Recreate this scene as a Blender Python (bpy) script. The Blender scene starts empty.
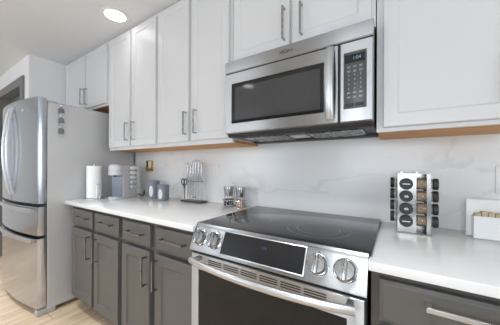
import bpy, bmesh, math, random
from mathutils import Matrix, Vector

random.seed(7)
PI = math.pi
scene = bpy.context.scene
COL = scene.collection

# ------------------------------------------------------------------ camera
CAM = (0.8335, -1.4465, 1.2047)
cam_data = bpy.data.cameras.new('camera')
cam_data.sensor_fit = 'HORIZONTAL'
cam_data.sensor_width = 36.0
cam_data.lens = 227.745 / 500 * 36.0
cam_data.shift_y = 4.87 / 500
cam_data.clip_start = 0.02
cam = bpy.data.objects.new('camera', cam_data)
COL.objects.link(cam)
cam.matrix_world = (Matrix.Translation(CAM) @ Matrix.Rotation(0.5648, 4, 'Z')
                    @ Matrix.Rotation(PI / 2, 4, 'X') @ Matrix.Rotation(0.0041, 4, 'Z'))
scene.camera = cam

# ------------------------------------------------------------------ world, lights, exposure
world = bpy.data.worlds.new('sky')
scene.world = world
world.use_nodes = True
wn = world.node_tree.nodes
wn['Background'].inputs[0].default_value = (0.86, 0.93, 1.0, 1)
wn['Background'].inputs[1].default_value = 1.2
scene.view_settings.view_transform = 'Standard'
scene.view_settings.look = 'None'
scene.view_settings.gamma = 1.0
scene.view_settings.use_curve_mapping = False
scene.view_settings.exposure = -1.2


def area(name, loc, rot, sx, sy, watts, color=(1, 1, 1), shape='RECTANGLE', spread=PI):
    d = bpy.data.lights.new(name, 'AREA')
    d.shape = shape
    d.size = sx
    if shape in ('RECTANGLE', 'ELLIPSE'):
        d.size_y = sy
    d.energy = watts
    d.color = color
    d.spread = spread
    o = bpy.data.objects.new(name, d)
    COL.objects.link(o)
    o.location = loc
    o.rotation_euler = rot
    return o


CEIL = 2.417
XL, XR = -4.9, 2.6
REAR = -4.2
WIN_W, WIN_Z0, WIN_Z1 = 1.7, 0.75, 2.15
WIN_X = (-2.6, 0.6)
# daylight through the two windows in the wall behind the photographer
for wx in WIN_X:
    area('daylight', (wx, REAR - 0.16, (WIN_Z0 + WIN_Z1) / 2), (PI / 2, 0, 0), WIN_W, WIN_Z1 - WIN_Z0, 105, (0.83, 0.915, 1.0))
# and through the wide window in the wall on the right
RW_Y0, RW_Y1 = -3.3, -1.3
area('daylight', (XR + 0.16, (RW_Y0 + RW_Y1) / 2, (WIN_Z0 + WIN_Z1) / 2), (0, PI / 2, 0), WIN_Z1 - WIN_Z0, RW_Y1 - RW_Y0, 70, (0.83, 0.915, 1.0))
LAMP_SPOTS = ((-1.05, -0.49), (-1.0, -2.2), (-1.1, -1.4), (0.5, -1.4), (-2.7, -1.4), (0.85, -2.6), (-3.4, -2.4))  # first in view, second known from its reflection, the rest added as overhead fill
LAMP_W = (0.5, 10, 20, 17, 20, 10, 10)


# ------------------------------------------------------------------ materials
def principled(name, color, rough=0.5, metal=0.0, **kw):
    m = bpy.data.materials.new(name)
    m.use_nodes = True
    b = m.node_tree.nodes['Principled BSDF']
    b.inputs['Base Color'].default_value = (*color, 1)
    b.inputs['Roughness'].default_value = rough
    b.inputs['Metallic'].default_value = metal
    for k, v in kw.items():
        b.inputs[k.replace('_', ' ')].default_value = v
    return m


def vary(m, scale=(3, 3, 3), amount=0.06, rough_amount=0.0, bump=0.0, detail=3.0):
    """Procedural variation of a plain material: colour mottling, roughness and fine bump."""
    nt = m.node_tree
    b = nt.nodes['Principled BSDF']
    tc = nt.nodes.new('ShaderNodeTexCoord')
    mp = nt.nodes.new('ShaderNodeMapping')
    mp.inputs['Scale'].default_value = scale
    nz = nt.nodes.new('ShaderNodeTexNoise')
    nz.inputs['Scale'].default_value = 1.0
    nz.inputs['Detail'].default_value = detail
    nt.links.new(tc.outputs['Object'], mp.inputs['Vector'])
    nt.links.new(mp.outputs['Vector'], nz.inputs['Vector'])
    c = b.inputs['Base Color'].default_value[:]
    mix = nt.nodes.new('ShaderNodeMix')
    mix.data_type = 'RGBA'
    mix.inputs[6].default_value = (*[v * (1 - amount) for v in c[:3]], 1)
    mix.inputs[7].default_value = (*[min(1, v * (1 + amount)) for v in c[:3]], 1)
    nt.links.new(nz.outputs['Fac'], mix.inputs[0])
    nt.links.new(mix.outputs[2], b.inputs['Base Color'])
    if rough_amount:
        r = b.inputs['Roughness'].default_value
        mr = nt.nodes.new('ShaderNodeMapRange')
        mr.inputs['From Min'].default_value = 0.3
        mr.inputs['From Max'].default_value = 0.7
        mr.inputs['To Min'].default_value = max(0.02, r - rough_amount)
        mr.inputs['To Max'].default_value = r + rough_amount
        nt.links.new(nz.outputs['Fac'], mr.inputs['Value'])
        nt.links.new(mr.outputs['Result'], b.inputs['Roughness'])
    if bump:
        bp = nt.nodes.new('ShaderNodeBump')
        bp.inputs['Strength'].default_value = bump
        bp.inputs['Distance'].default_value = 0.002
        nt.links.new(nz.outputs['Fac'], bp.inputs['Height'])
        nt.links.new(bp.outputs['Normal'], b.inputs['Normal'])
    return m


M = {}
M['wall'] = vary(principled('wall_paint', (0.88, 0.88, 0.885), 0.75), (40, 40, 40), 0.015, bump=0.08)
M['grey_wall'] = vary(principled('grey_wall_paint', (0.20, 0.20, 0.205), 0.75), (40, 40, 40), 0.02, bump=0.08)
M['ceiling'] = vary(principled('ceiling_paint', (0.785, 0.80, 0.815), 0.85), (60, 60, 60), 0.015, bump=0.1)
M['white_cab'] = vary(principled('white_cabinet_paint', (0.70, 0.70, 0.705), 0.38), (8, 8, 2), 0.01)
M['grey_cab'] = vary(principled('grey_cabinet_paint', (0.108, 0.102, 0.096), 0.42), (14, 14, 3), 0.07)
M['toe'] = vary(principled('toe_kick_paint', (0.06, 0.056, 0.052), 0.6), (8, 8, 8), 0.05)
M['steel'] = vary(principled('brushed_steel', (0.47, 0.48, 0.495), 0.38, 1.0), (3, 3, 260), 0.05, 0.03)
def brushed(m, tangent, amount):
    nt = m.node_tree
    b = nt.nodes['Principled BSDF']
    b.inputs['Anisotropic'].default_value = amount
    cx = nt.nodes.new('ShaderNodeCombineXYZ')
    for k in range(3):
        cx.inputs[k].default_value = tangent[k]
    nt.links.new(cx.outputs[0], b.inputs['Tangent'])
    return m


M['steel_v'] = vary(principled('brushed_steel_upright', (0.50, 0.525, 0.56), 0.17, 1.0), (260, 260, 2), 0.04, 0.03)
brushed(M['steel'], (0, 0, 1), 0.97)
M['satin'] = vary(principled('satin_steel', (0.62, 0.63, 0.64), 0.36, 1.0), (40, 40, 40), 0.03, 0.03)
M['steel_bright'] = vary(principled('polished_steel', (0.66, 0.665, 0.67), 0.16, 1.0), (20, 20, 20), 0.03, 0.03)
M['nickel'] = vary(principled('satin_nickel', (0.42, 0.415, 0.41), 0.26, 1.0), (30, 30, 30), 0.04, 0.04)
M['fridge_side'] = vary(principled('textured_grey_steel_paint', (0.56, 0.56, 0.565), 0.38, 0.3), (160, 160, 160), 0.06, bump=0.25)
M['black_gloss'] = vary(principled('black_glass', (0.012, 0.012, 0.013), 0.05, 0.0, IOR=1.5), (5, 5, 5), 0.1)
M['window_glass'] = vary(principled('oven_window_glass', (0.016, 0.015, 0.0145), 0.06, 0.0, IOR=1.3), (5, 5, 5), 0.1)
M['mesh_glass'] = vary(principled('microwave_screen', (0.055, 0.055, 0.056), 0.07), (300, 300, 300), 0.35)
M['cooktop'] = vary(principled('ceramic_glass', (0.030, 0.030, 0.032), 0.14, 0.0, IOR=1.6), (900, 900, 900), 0.5)
M['ring'] = vary(principled('printed_ring', (0.34, 0.34, 0.35), 0.4), (30, 30, 30), 0.05)
M['black'] = vary(principled('black_plastic', (0.018, 0.018, 0.018), 0.4), (20, 20, 20), 0.1)
M['dark'] = vary(principled('dark_metal', (0.07, 0.07, 0.072), 0.45, 0.4), (20, 20, 20), 0.1)
M['keypad'] = vary(principled('keypad_plastic', (0.075, 0.076, 0.08), 0.32), (20, 20, 20), 0.05)
M['clip_grey'] = vary(principled('grey_clip_plastic', (0.17, 0.175, 0.19), 0.35), (20, 20, 20), 0.05)
M['rack_steel'] = vary(principled('rack_steel', (0.37, 0.362, 0.35), 0.22, 1.0), (6, 6, 6), 0.04, 0.02)
M['pull_shaded'] = vary(principled('shaded_nickel', (0.27, 0.265, 0.26), 0.3, 1.0), (30, 30, 30), 0.04, 0.04)  # satin nickel again, darkened for the shadow on the lower left pulls
M['grey_plastic'] = vary(principled('grey_plastic', (0.42, 0.42, 0.43), 0.4), (20, 20, 20), 0.04)
M['key_print'] = vary(principled('key_print', (0.34, 0.34, 0.35), 0.5), (20, 20, 20), 0.04)
M['logo'] = vary(principled('dark_print', (0.08, 0.08, 0.085), 0.4), (20, 20, 20), 0.04)
M['white_plastic'] = vary(principled('white_plastic', (0.82, 0.82, 0.81), 0.35), (20, 20, 20), 0.02)
M['white_coffee'] = vary(principled('pale_grey_plastic', (0.56, 0.56, 0.585), 0.3), (20, 20, 20), 0.02)
M['blue_panel'] = vary(principled('blue_grey_plastic', (0.165, 0.185, 0.235), 0.22), (14, 14, 14), 0.08)
M['canister'] = vary(principled('blue_grey_enamel', (0.22, 0.24, 0.28), 0.35), (14, 14, 14), 0.08)
M['paper'] = vary(principled('paper_towel', (0.88, 0.88, 0.87), 0.95), (120, 120, 120), 0.03, bump=0.5)
M['brass'] = vary(principled('brass_plate', (0.72, 0.46, 0.13), 0.22, 1.0), (20, 20, 20), 0.08)
M['copper_salt'] = vary(principled('pink_salt', (0.80, 0.42, 0.32), 0.7), (500, 500, 500), 0.5, bump=0.4)
M['pepper'] = vary(principled('peppercorns', (0.035, 0.028, 0.024), 0.7), (500, 500, 500), 0.7, bump=0.5)
M['spice'] = vary(principled('brown_spice', (0.50, 0.36, 0.22), 0.8), (320, 320, 320), 0.55, bump=0.3)
M['lid_black'] = vary(principled('black_lid', (0.022, 0.022, 0.022), 0.42), (40, 40, 40), 0.1)
M['print_white'] = vary(principled('white_print', (0.75, 0.75, 0.74), 0.5), (20, 20, 20), 0.03)
M['casing'] = vary(principled('grey_casing_paint', (0.19, 0.19, 0.185), 0.5), (10, 10, 10), 0.04)
M['door_paint'] = vary(principled('taupe_door_paint', (0.16, 0.155, 0.148), 0.5), (10, 10, 10), 0.05)
M['beige'] = vary(principled('beige_packets', (0.52, 0.43, 0.28), 0.7), (120, 120, 120), 0.35)
M['glass'] = principled('clear_glass', (1, 1, 1), 0.02, 0.0, IOR=1.45, Transmission_Weight=1.0)
M['acrylic'] = principled('clear_acrylic', (0.9, 0.92, 0.92), 0.05, 0.0, IOR=1.4, Alpha=0.06)
M['pane'] = principled('window_pane', (1, 1, 1), 0.0, 0.0, IOR=1.02, Transmission_Weight=1.0)


def emit(name, color, strength, base=(0.02, 0.02, 0.02)):
    m = principled(name, base, 0.3)
    b = m.node_tree.nodes['Principled BSDF']
    b.inputs['Emission Color'].default_value = (*color, 1)
    b.inputs['Emission Strength'].default_value = strength
    return m


M['lamp'] = emit('lit_diffuser', (1.0, 0.99, 0.97), 18.0, (0.8, 0.8, 0.8))
M['digits'] = emit('lit_digits', (0.30, 0.75, 1.0), 1.1)
M['digits_dim'] = emit('dim_lit_digits', (0.16, 0.30, 0.8), 0.45)


def wood_floor():
    m = principled('oak_planks', (0.5, 0.36, 0.22), 0.42)
    nt = m.node_tree
    b = nt.nodes['Principled BSDF']
    tc = nt.nodes.new('ShaderNodeTexCoord')
    mp = nt.nodes.new('ShaderNodeMapping')
    mp.inputs['Rotation'].default_value = (0, 0, PI / 2)
    br = nt.nodes.new('ShaderNodeTexBrick')
    br.inputs['Color1'].default_value = (0.74, 0.59, 0.44, 1)
    br.inputs['Color2'].default_value = (0.63, 0.48, 0.34, 1)
    br.inputs['Mortar'].default_value = (0.28, 0.19, 0.12, 1)
    br.inputs['Scale'].default_value = 1.0
    br.inputs['Mortar Size'].default_value = 0.002
    br.inputs['Brick Width'].default_value = 1.2
    br.inputs['Row Height'].default_value = 0.16
    br.offset = 0.37
    nt.links.new(tc.outputs['Object'], mp.inputs['Vector'])
    nt.links.new(mp.outputs['Vector'], br.inputs['Vector'])
    mp2 = nt.nodes.new('ShaderNodeMapping')
    mp2.inputs['Scale'].default_value = (26, 1.6, 1)
    nz = nt.nodes.new('ShaderNodeTexNoise')
    nz.inputs['Scale'].default_value = 1.0
    nz.inputs['Detail'].default_value = 6
    nz.inputs['Distortion'].default_value = 0.8
    nt.links.new(tc.outputs['Object'], mp2.inputs['Vector'])
    nt.links.new(mp2.outputs['Vector'], nz.inputs['Vector'])
    rp = nt.nodes.new('ShaderNodeValToRGB')
    rp.color_ramp.elements[0].position = 0.3
    rp.color_ramp.elements[0].color = (0.78, 0.73, 0.68, 1)
    rp.color_ramp.elements[1].position = 0.65
    rp.color_ramp.elements[1].color = (1.1, 1.08, 1.05, 1)
    nt.links.new(nz.outputs['Fac'], rp.inputs['Fac'])
    mx = nt.nodes.new('ShaderNodeMix')
    mx.data_type = 'RGBA'
    mx.blend_type = 'MULTIPLY'
    mx.inputs[0].default_value = 1.0
    nt.links.new(br.outputs['Color'], mx.inputs[6])
    nt.links.new(rp.outputs['Color'], mx.inputs[7])
    nt.links.new(mx.outputs[2], b.inputs['Base Color'])
    return m


def oak_under():
    m = principled('oak_veneer', (0.42, 0.2, 0.06), 0.5)
    nt = m.node_tree
    b = nt.nodes['Principled BSDF']
    tc = nt.nodes.new('ShaderNodeTexCoord')
    mp = nt.nodes.new('ShaderNodeMapping')
    mp.inputs['Scale'].default_value = (2.2, 45, 45)
    nz = nt.nodes.new('ShaderNodeTexNoise')
    nz.inputs['Scale'].default_value = 1.0
    nz.inputs['Detail'].default_value = 5
    rp = nt.nodes.new('ShaderNodeValToRGB')
    rp.color_ramp.elements[0].position = 0.32
    rp.color_ramp.elements[0].color = (0.50, 0.21, 0.045, 1)
    rp.color_ramp.elements[1].position = 0.68
    rp.color_ramp.elements[1].color = (0.74, 0.37, 0.10, 1)
    nt.links.new(tc.outputs['Object'], mp.inputs['Vector'])
    nt.links.new(mp.outputs['Vector'], nz.inputs['Vector'])
    nt.links.new(nz.outputs['Fac'], rp.inputs['Fac'])
    nt.links.new(rp.outputs['Color'], b.inputs['Base Color'])
    return m


def stone(name, base, vein, rough, scale, width=0.035, strength=0.5):
    """Pale quartz with thin faint veins."""
    m = principled(name, base, rough)
    nt = m.node_tree
    b = nt.nodes['Principled BSDF']
    tc = nt.nodes.new('ShaderNodeTexCoord')
    mp = nt.nodes.new('ShaderNodeMapping')
    mp.inputs['Rotation'].default_value = (0.4, 0.9, 0.5)
    mp.inputs['Scale'].default_value = (scale, scale, scale * 1.8)
    nz = nt.nodes.new('ShaderNodeTexNoise')
    nz.inputs['Scale'].default_value = 1.0
    nz.inputs['Detail'].default_value = 5
    nz.inputs['Distortion'].default_value = 1.2
    sub = nt.nodes.new('ShaderNodeMath'); sub.operation = 'SUBTRACT'; sub.inputs[1].default_value = 0.5
    ab = nt.nodes.new('ShaderNodeMath'); ab.operation = 'ABSOLUTE'
    mr = nt.nodes.new('ShaderNodeMapRange')
    mr.inputs['From Min'].default_value = 0.0
    mr.inputs['From Max'].default_value = width
    mr.inputs['To Min'].default_value = strength
    mr.inputs['To Max'].default_value = 0.0
    n2 = nt.nodes.new('ShaderNodeTexNoise')
    n2.inputs['Scale'].default_value = 2.3
    mul = nt.nodes.new('ShaderNodeMath'); mul.operation = 'MULTIPLY'
    mix = nt.nodes.new('ShaderNodeMix')
    mix.data_type = 'RGBA'
    mix.inputs[6].default_value = (*base, 1)
    mix.inputs[7].default_value = (*vein, 1)
    L = nt.links.new
    L(tc.outputs['Object'], mp.inputs['Vector']); L(mp.outputs['Vector'], nz.inputs['Vector'])
    L(tc.outputs['Object'], n2.inputs['Vector'])
    L(nz.outputs['Fac'], sub.inputs[0]); L(sub.outputs[0], ab.inputs[0]); L(ab.outputs[0], mr.inputs['Value'])
    L(mr.outputs['Result'], mul.inputs[0]); L(n2.outputs['Fac'], mul.inputs[1]); L(mul.outputs[0], mix.inputs[0])
    L(mix.outputs[2], b.inputs['Base Color'])
    return m


M['floor'] = wood_floor()
M['oak'] = oak_under()
M['counter'] = stone('white_quartz', (0.83, 0.83, 0.825), (0.68, 0.69, 0.67), 0.16, 1.6)
M['splash'] = stone('white_marble_slab', (0.84, 0.84, 0.835), (0.62, 0.61, 0.60), 0.22, 1.1, 0.03, 0.6)


# ------------------------------------------------------------------ mesh helpers
def box(bm, x0, x1, y0, y1, z0, z1, bevel=0.0, seg=1, mat=None):
    r = bmesh.ops.create_cube(bm, size=1.0)
    vs = r['verts']
    for v in vs:
        v.co = Vector((x0 if v.co.x < 0 else x1, y0 if v.co.y < 0 else y1, z0 if v.co.z < 0 else z1))
    if bevel:
        es = {e for v in vs for e in v.link_edges}
        r2 = bmesh.ops.bevel(bm, geom=list(es), offset=bevel, segments=seg, affect='EDGES', profile=0.5)
        vs = list({v for f in r2['faces'] for v in f.verts} | {v for v in vs if v.is_valid})
    if mat is not None:
        bmesh.ops.transform(bm, matrix=mat, verts=vs)
    return vs


def lathe(bm, profile, mat=None, n=28):
    """Revolve (r, z) pairs about z; closed caps where the ends have r > 0."""
    rings = []
    for r, z in profile:
        if r <= 1e-6:
            rings.append([bm.verts.new((0, 0, z))])
        else:
            rings.append([bm.verts.new((r * math.cos(2 * PI * k / n), r * math.sin(2 * PI * k / n), z)) for k in range(n)])
    for a, b in zip(rings, rings[1:]):
        for k in range(n):
            k2 = (k + 1) % n
            if len(a) == 1 and len(b) == 1:
                continue
            if len(a) == 1:
                bm.faces.new((a[0], b[k2], b[k]))
            elif len(b) == 1:
                bm.faces.new((a[k], a[k2], b[0]))
            else:
                bm.faces.new((a[k], a[k2], b[k2], b[k]))
    if len(rings[0]) > 1:
        bm.faces.new(list(reversed(rings[0])))
    if len(rings[-1]) > 1:
        bm.faces.new(rings[-1])
    vs = [v for r in rings for v in r]
    if mat is not None:
        bmesh.ops.transform(bm, matrix=mat, verts=vs)
    return vs


def tube(bm, pts, r, n=10, closed=False, flat=None):
    """Sweep a circle (or a flat ellipse: flat = (a, b)) along a polyline."""
    pts = [Vector(p) for p in pts]
    rings = []
    prev_u = None
    N = len(pts)
    for i, p in enumerate(pts):
        if closed:
            t = pts[(i + 1) % N] - pts[i - 1]
        elif i == 0:
            t = pts[1] - pts[0]
        elif i == N - 1:
            t = pts[-1] - pts[-2]
        else:
            t = pts[i + 1] - pts[i - 1]
        t.normalize()
        if prev_u is None:
            a = Vector((0, 0, 1)) if abs(t.z) < 0.9 else Vector((1, 0, 0))
            u = t.cross(a).normalized()
        else:
            u = (prev_u - t * prev_u.dot(t)).normalized()
        prev_u = u
        w = t.cross(u)
        ra, rb = flat if flat else (r, r)
        rings.append([bm.verts.new(p + u * ra * math.cos(2 * PI * k / n) + w * rb * math.sin(2 * PI * k / n)) for k in range(n)])
    pairs = list(zip(rings, rings[1:]))
    if closed:
        pairs.append((rings[-1], rings[0]))
    for a, b in pairs:
        for k in range(n):
            bm.faces.new((a[k], a[(k + 1) % n], b[(k + 1) % n], b[k]))
    if not closed:
        bm.faces.new(list(reversed(rings[0])))
        bm.faces.new(rings[-1])


def prism_x(bm, prof, x0, x1):
    """Extrude a (y, z) outline along x."""
    a = [bm.verts.new((x0, y, z)) for y, z in prof]
    b = [bm.verts.new((x1, y, z)) for y, z in prof]
    n = len(prof)
    for k in range(n):
        bm.faces.new((a[k], a[(k + 1) % n], b[(k + 1) % n], b[k]))
    bm.faces.new(a[::-1])
    bm.faces.new(b)
    return a + b


def prism_z(bm, prof, z0, z1):
    """Extrude an (x, y) outline along z."""
    a = [bm.verts.new((x, y, z0)) for x, y in prof]
    b = [bm.verts.new((x, y, z1)) for x, y in prof]
    n = len(prof)
    for k in range(n):
        bm.faces.new((a[k], a[(k + 1) % n], b[(k + 1) % n], b[k]))
    bm.faces.new(a[::-1])
    bm.faces.new(b)
    return a + b


def ring_stack(bm, rects):
    """Loft concentric upright rectangles (x0, x1, z0, z1, y) from back to front, both ends capped."""
    rings = [[bm.verts.new(p) for p in ((x0, y, z0), (x1, y, z0), (x1, y, z1), (x0, y, z1))] for x0, x1, z0, z1, y in rects]
    for a, b in zip(rings, rings[1:]):
        for k in range(4):
            bm.faces.new((a[k], a[(k + 1) % 4], b[(k + 1) % 4], b[k]))
    bm.faces.new(rings[0])
    bm.faces.new(rings[-1])


def shaker(bm, x0, x1, z0, z1, yf, t=0.02, rail=0.05, rec=0.007, bead=0.007):
    def r(i, y):
        return (x0 + i, x1 - i, z0 + i, z1 - i, y)
    ring_stack(bm, [r(0, yf + t), r(0, yf + 0.003), r(0.003, yf), r(rail, yf), r(rail + bead, yf + rec)])


def slab_front(bm, x0, x1, z0, z1, yf, t=0.02, edge=0.012, dep=0.005):
    def r(i, y):
        return (x0 + i, x1 - i, z0 + i, z1 - i, y)
    ring_stack(bm, [r(0, yf + t), r(0, yf + dep + 0.001), r(0.002, yf + dep), r(edge * 0.7, yf + dep * 0.6), r(edge, yf)])


def pull(bm, p0, p1, out, w=0.011, d=0.011, inset=0.0):
    """Square bar pull between p0 and p1 (on the face), standing out by `out` towards -y."""
    p0, p1 = Vector(p0), Vector(p1)
    vert = abs(p1.z - p0.z) > abs(p1.x - p0.x)
    y = p0.y
    if vert:
        z0, z1 = sorted((p0.z, p1.z))
        x = p0.x
        box(bm, x - w / 2, x + w / 2, y - out, y - out + d, z0, z1, 0.0015)
        for z in (z0, z1 - w):
            box(bm, x - w / 2 + .001, x + w / 2 - .001, y - out + d / 2, y, z + .001, z + w - .001)
    else:
        x0, x1 = sorted((p0.x, p1.x))
        z = p0.z
        box(bm, x0, x1, y - out, y - out + d, z - w / 2, z + w / 2, 0.0015)
        for x in (x0, x1 - w):
            box(bm, x + .001, x + w - .001, y - out + d / 2, y, z - w / 2 + .001, z + w / 2 - .001)


# ------------------------------------------------------------------ scene helpers
def thing(name, label, cat, loc=(0, 0, 0), rotz=0, group=None):
    o = bpy.data.objects.new(name, None)
    o.empty_display_size = 0.05
    COL.objects.link(o)
    o.location = loc
    o.rotation_euler = (0, 0, rotz)
    tag(o, label, cat, group)
    return o


def tag(o, label, cat, group=None):
    o['label'] = label
    o['category'] = cat
    o['kind'] = 'thing'
    if group:
        o['group'] = group
    return o


def obj(name, bm, mat, parent=None, loc=None, smooth=True, angle=35, rotz=0):
    bmesh.ops.remove_doubles(bm, verts=bm.verts, dist=1e-6)
    bmesh.ops.recalc_face_normals(bm, faces=bm.faces)
    me = bpy.data.meshes.new(name)
    bm.to_mesh(me)
    bm.free()
    mats = mat if isinstance(mat, (list, tuple)) else [mat]
    for m in mats:
        me.materials.append(M[m])
    if smooth:
        me.polygons.foreach_set('use_smooth', [True] * len(me.polygons))
        me.set_sharp_from_angle(angle=math.radians(angle))
    o = bpy.data.objects.new(name, me)
    COL.objects.link(o)
    if parent:
        o.parent = parent
    if loc:
        o.location = loc
    o.rotation_euler.z = rotz
    return o


def text(name, body, mat, parent, loc, size, rot, extrude=0.0003, shear=0.0, align='CENTER'):
    c = bpy.data.curves.new(name, 'FONT')
    c.body = body
    c.size = size
    c.extrude = extrude
    c.shear = shear
    c.align_x = align
    c.align_y = 'CENTER'
    c.materials.append(M[mat])
    f = bpy.data.objects.new(name + '_font', c)
    COL.objects.link(f)
    me = bpy.data.meshes.new_from_object(f.evaluated_get(bpy.context.evaluated_depsgraph_get()))
    me.name = name
    bpy.data.objects.remove(f)
    bpy.data.curves.remove(c)
    o = bpy.data.objects.new(name, me)
    COL.objects.link(o)
    o.parent = parent
    o.location = loc
    o.rotation_euler = rot
    return o


def struct(name, bm, mat, parent=None, **kw):
    o = obj(name, bm, mat, parent, **kw)
    if not parent:
        o['kind'] = 'structure'
    return o


def B():
    return bmesh.new()


def dup(root, loc, label=None, group=None, rotz=None):
    r = root.copy(); COL.objects.link(r); r.location = loc
    if rotz is not None:
        r.rotation_euler = (0, 0, rotz)
    if label: r['label'] = label
    if group: r['group'] = group
    for ch in list(root.children):
        c = ch.copy(); COL.objects.link(c); c.parent = r
        for g in list(ch.children):
            d = g.copy(); COL.objects.link(d); d.parent = c
    return r


# ================================================================== SETTING
WLX, WLY = -2.49, -0.652          # end of the fridge alcove
bm = B(); box(bm, XL, XR, REAR, 0, -0.06, 0); struct('floor', bm, 'floor')
bm = B(); box(bm, XL, XR, REAR, 0.1, CEIL, CEIL + 0.08); struct('ceiling', bm, 'ceiling')
bm = B(); box(bm, XL, XR, 0.0, 0.1, 0, CEIL); struct('wall_back', bm, 'wall')
bm = B()
box(bm, XR, XR + 0.12, REAR, RW_Y0, 0, CEIL); box(bm, XR, XR + 0.12, RW_Y1, 0.1, 0, CEIL)
box(bm, XR, XR + 0.12, RW_Y0, RW_Y1, 0, WIN_Z0); box(bm, XR, XR + 0.12, RW_Y0, RW_Y1, WIN_Z1, CEIL)
struct('wall_right', bm, 'wall')
bm = B()
for a, b in ((RW_Y0, RW_Y0 + .05), ((RW_Y0 + RW_Y1) / 2 - .025, (RW_Y0 + RW_Y1) / 2 + .025), (RW_Y1 - .05, RW_Y1)):
    box(bm, XR + .04, XR + .09, a, b, WIN_Z0, WIN_Z1)
for a, b in ((WIN_Z0, WIN_Z0 + .05), (WIN_Z1 - .05, WIN_Z1)):
    box(bm, XR + .04, XR + .09, RW_Y0, RW_Y1, a, b)
struct('window_3', bm, 'white_cab')
bm = B(); box(bm, XL - 0.1, XL, REAR, 0.1, 0, CEIL); struct('wall_left', bm, 'wall')
# wall block beside the fridge, with the doorway in its face
DX0, DX1, DZ = -3.62, -2.72, 2.13
bm = B(); box(bm, WLX - 0.14, WLX, WLY, 0, 0, CEIL); struct('wall_alcove', bm, 'wall')
bm = B()
box(bm, DX1, WLX - 0.14, WLY, WLY + 0.12, 0, CEIL)
box(bm, DX0, DX1, WLY, WLY + 0.12, DZ, CEIL)
box(bm, XL, DX0, WLY, WLY + 0.12, 0, CEIL)
struct('wall_hall', bm, 'wall')
# grey door, set back in its casing
bm = B()
shaker(bm, DX0 + .015, DX1 - .015, 0.01, 1.0, WLY + 0.085, 0.03, 0.11, 0.012, 0.012)
shaker(bm, DX0 + .015, DX1 - .015, 1.0, DZ - .015, WLY + 0.085, 0.03, 0.11, 0.012, 0.012)
dr = struct('door_1', bm, 'door_paint')
bm = B()
for x0, x1 in ((DX0 - .085, DX0 + .012), (DX1 - .012, DX1 + .085)):
    box(bm, x0, x1, WLY - 0.02, WLY, 0, DZ + .085, 0.003)
box(bm, DX0 + .012, DX1 - .012, WLY - 0.02, WLY, DZ - .012, DZ + .085, 0.003)
for x0, x1 in ((DX0, DX0 + .012), (DX1 - .012, DX1)):
    box(bm, x0, x1, WLY, WLY + 0.12, 0, DZ)
box(bm, DX0 + .012, DX1 - .012, WLY, WLY + 0.12, DZ - .012, DZ)
obj('door_frame', bm, 'casing', dr)
bm = B(); lathe(bm, [(0.0, 0), (.026, 0.002), (.028, .008), (.012, .014), (.012, .03), (.027, .04), (.027, .052), (0, .06)],
                Matrix.Translation((DX0 + .08, WLY + .085, 1.0)) @ Matrix.Rotation(PI / 2, 4, 'X'))
obj('door_knob', bm, 'nickel', dr)
# wall behind the photographer with two windows
bm = B()
xs = [XL]
for wx in WIN_X:
    xs += [wx - WIN_W / 2, wx + WIN_W / 2]
xs.append(XR)
for k in range(0, len(xs), 2):
    box(bm, xs[k], xs[k + 1], REAR - 0.12, REAR, 0, CEIL)
for wx in WIN_X:
    box(bm, wx - WIN_W / 2, wx + WIN_W / 2, REAR - 0.12, REAR, 0, WIN_Z0)
    box(bm, wx - WIN_W / 2, wx + WIN_W / 2, REAR - 0.12, REAR, WIN_Z1, CEIL)
struct('wall_front', bm, 'grey_wall')
for k, wx in enumerate(WIN_X):
    x0, x1 = wx - WIN_W / 2, wx + WIN_W / 2
    bm = B()
    for a, b in ((x0, x0 + .05), (wx - .025, wx + .025), (x1 - .05, x1)):
        box(bm, a, b, REAR - .09, REAR - .04, WIN_Z0, WIN_Z1)
    for a, b in ((WIN_Z0, WIN_Z0 + .05), (1.43, 1.47), (WIN_Z1 - .05, WIN_Z1)):
        box(bm, x0, x1, REAR - .09, REAR - .04, a, b)
    w = struct('window_%d' % (k + 1), bm, 'white_cab')
    bm = B(); box(bm, x0 - .02, x1 + .02, REAR, REAR + .03, WIN_Z0 - .04, WIN_Z0)
    obj('window_sill', bm, 'white_cab', w)

# marble backsplash slab on the back wall
SPL = 0.012
bm = B(); box(bm, -1.56, 1.6, -SPL, 0.0, 0.90, 1.80)
struct('wall_backsplash', bm, 'splash')
bm = B(); box(bm, DX1 + .085, WLX, WLY - .014, WLY, 0, .1, .003); struct('baseboard_hall', bm, 'white_cab')

# ================================================================== UPPER CABINETS
UY, UD = -0.325, -0.345           # face frame, door face
UTOP = CEIL - 0.003


def upper(label, x0, x1, z0, doors, pulls, hang=True, side=None):
    """doors: (xa, xb, za, zb); pulls: (door index, x, za, zb)."""
    bx, bz = (x0 + x1) / 2, z0
    t = thing('kitchen_cabinet', label, 'cabinet', (bx, 0, bz))
    bm = B()
    # carcass as panels around a recessed bottom
    box(bm, x0 - bx, x1 - bx, UY, 0 - SPL - .001 if z0 < 1.7 else -.001, 0.016, UTOP - bz, 0.001)
    box(bm, x0 - bx, x1 - bx, UY, UY + .02, 0, 0.016)
    obj('cabinet_body', bm, 'white_cab', t)
    bm = B(); box(bm, x0 - bx + .004, x1 - bx - .001, UY + .0205, -SPL - .002, 0.0, 0.0155, .001)
    obj('bottom_panel', bm, 'oak', t)
    ds = []
    for xa, xb, za, zb in doors:
        bm = B(); shaker(bm, xa - bx, xb - bx, za - bz, zb - bz, UD, 0.0195)
        ds.append(obj('door', bm, 'white_cab', t))
    for k, px, za, zb in pulls:
        bm = B(); pull(bm, (px - bx, UD, za - bz), (px - bx, UD, zb - bz), 0.034, 0.0105, 0.009)
        obj('handle', bm, 'nickel', ds[k])
    return t


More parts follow.
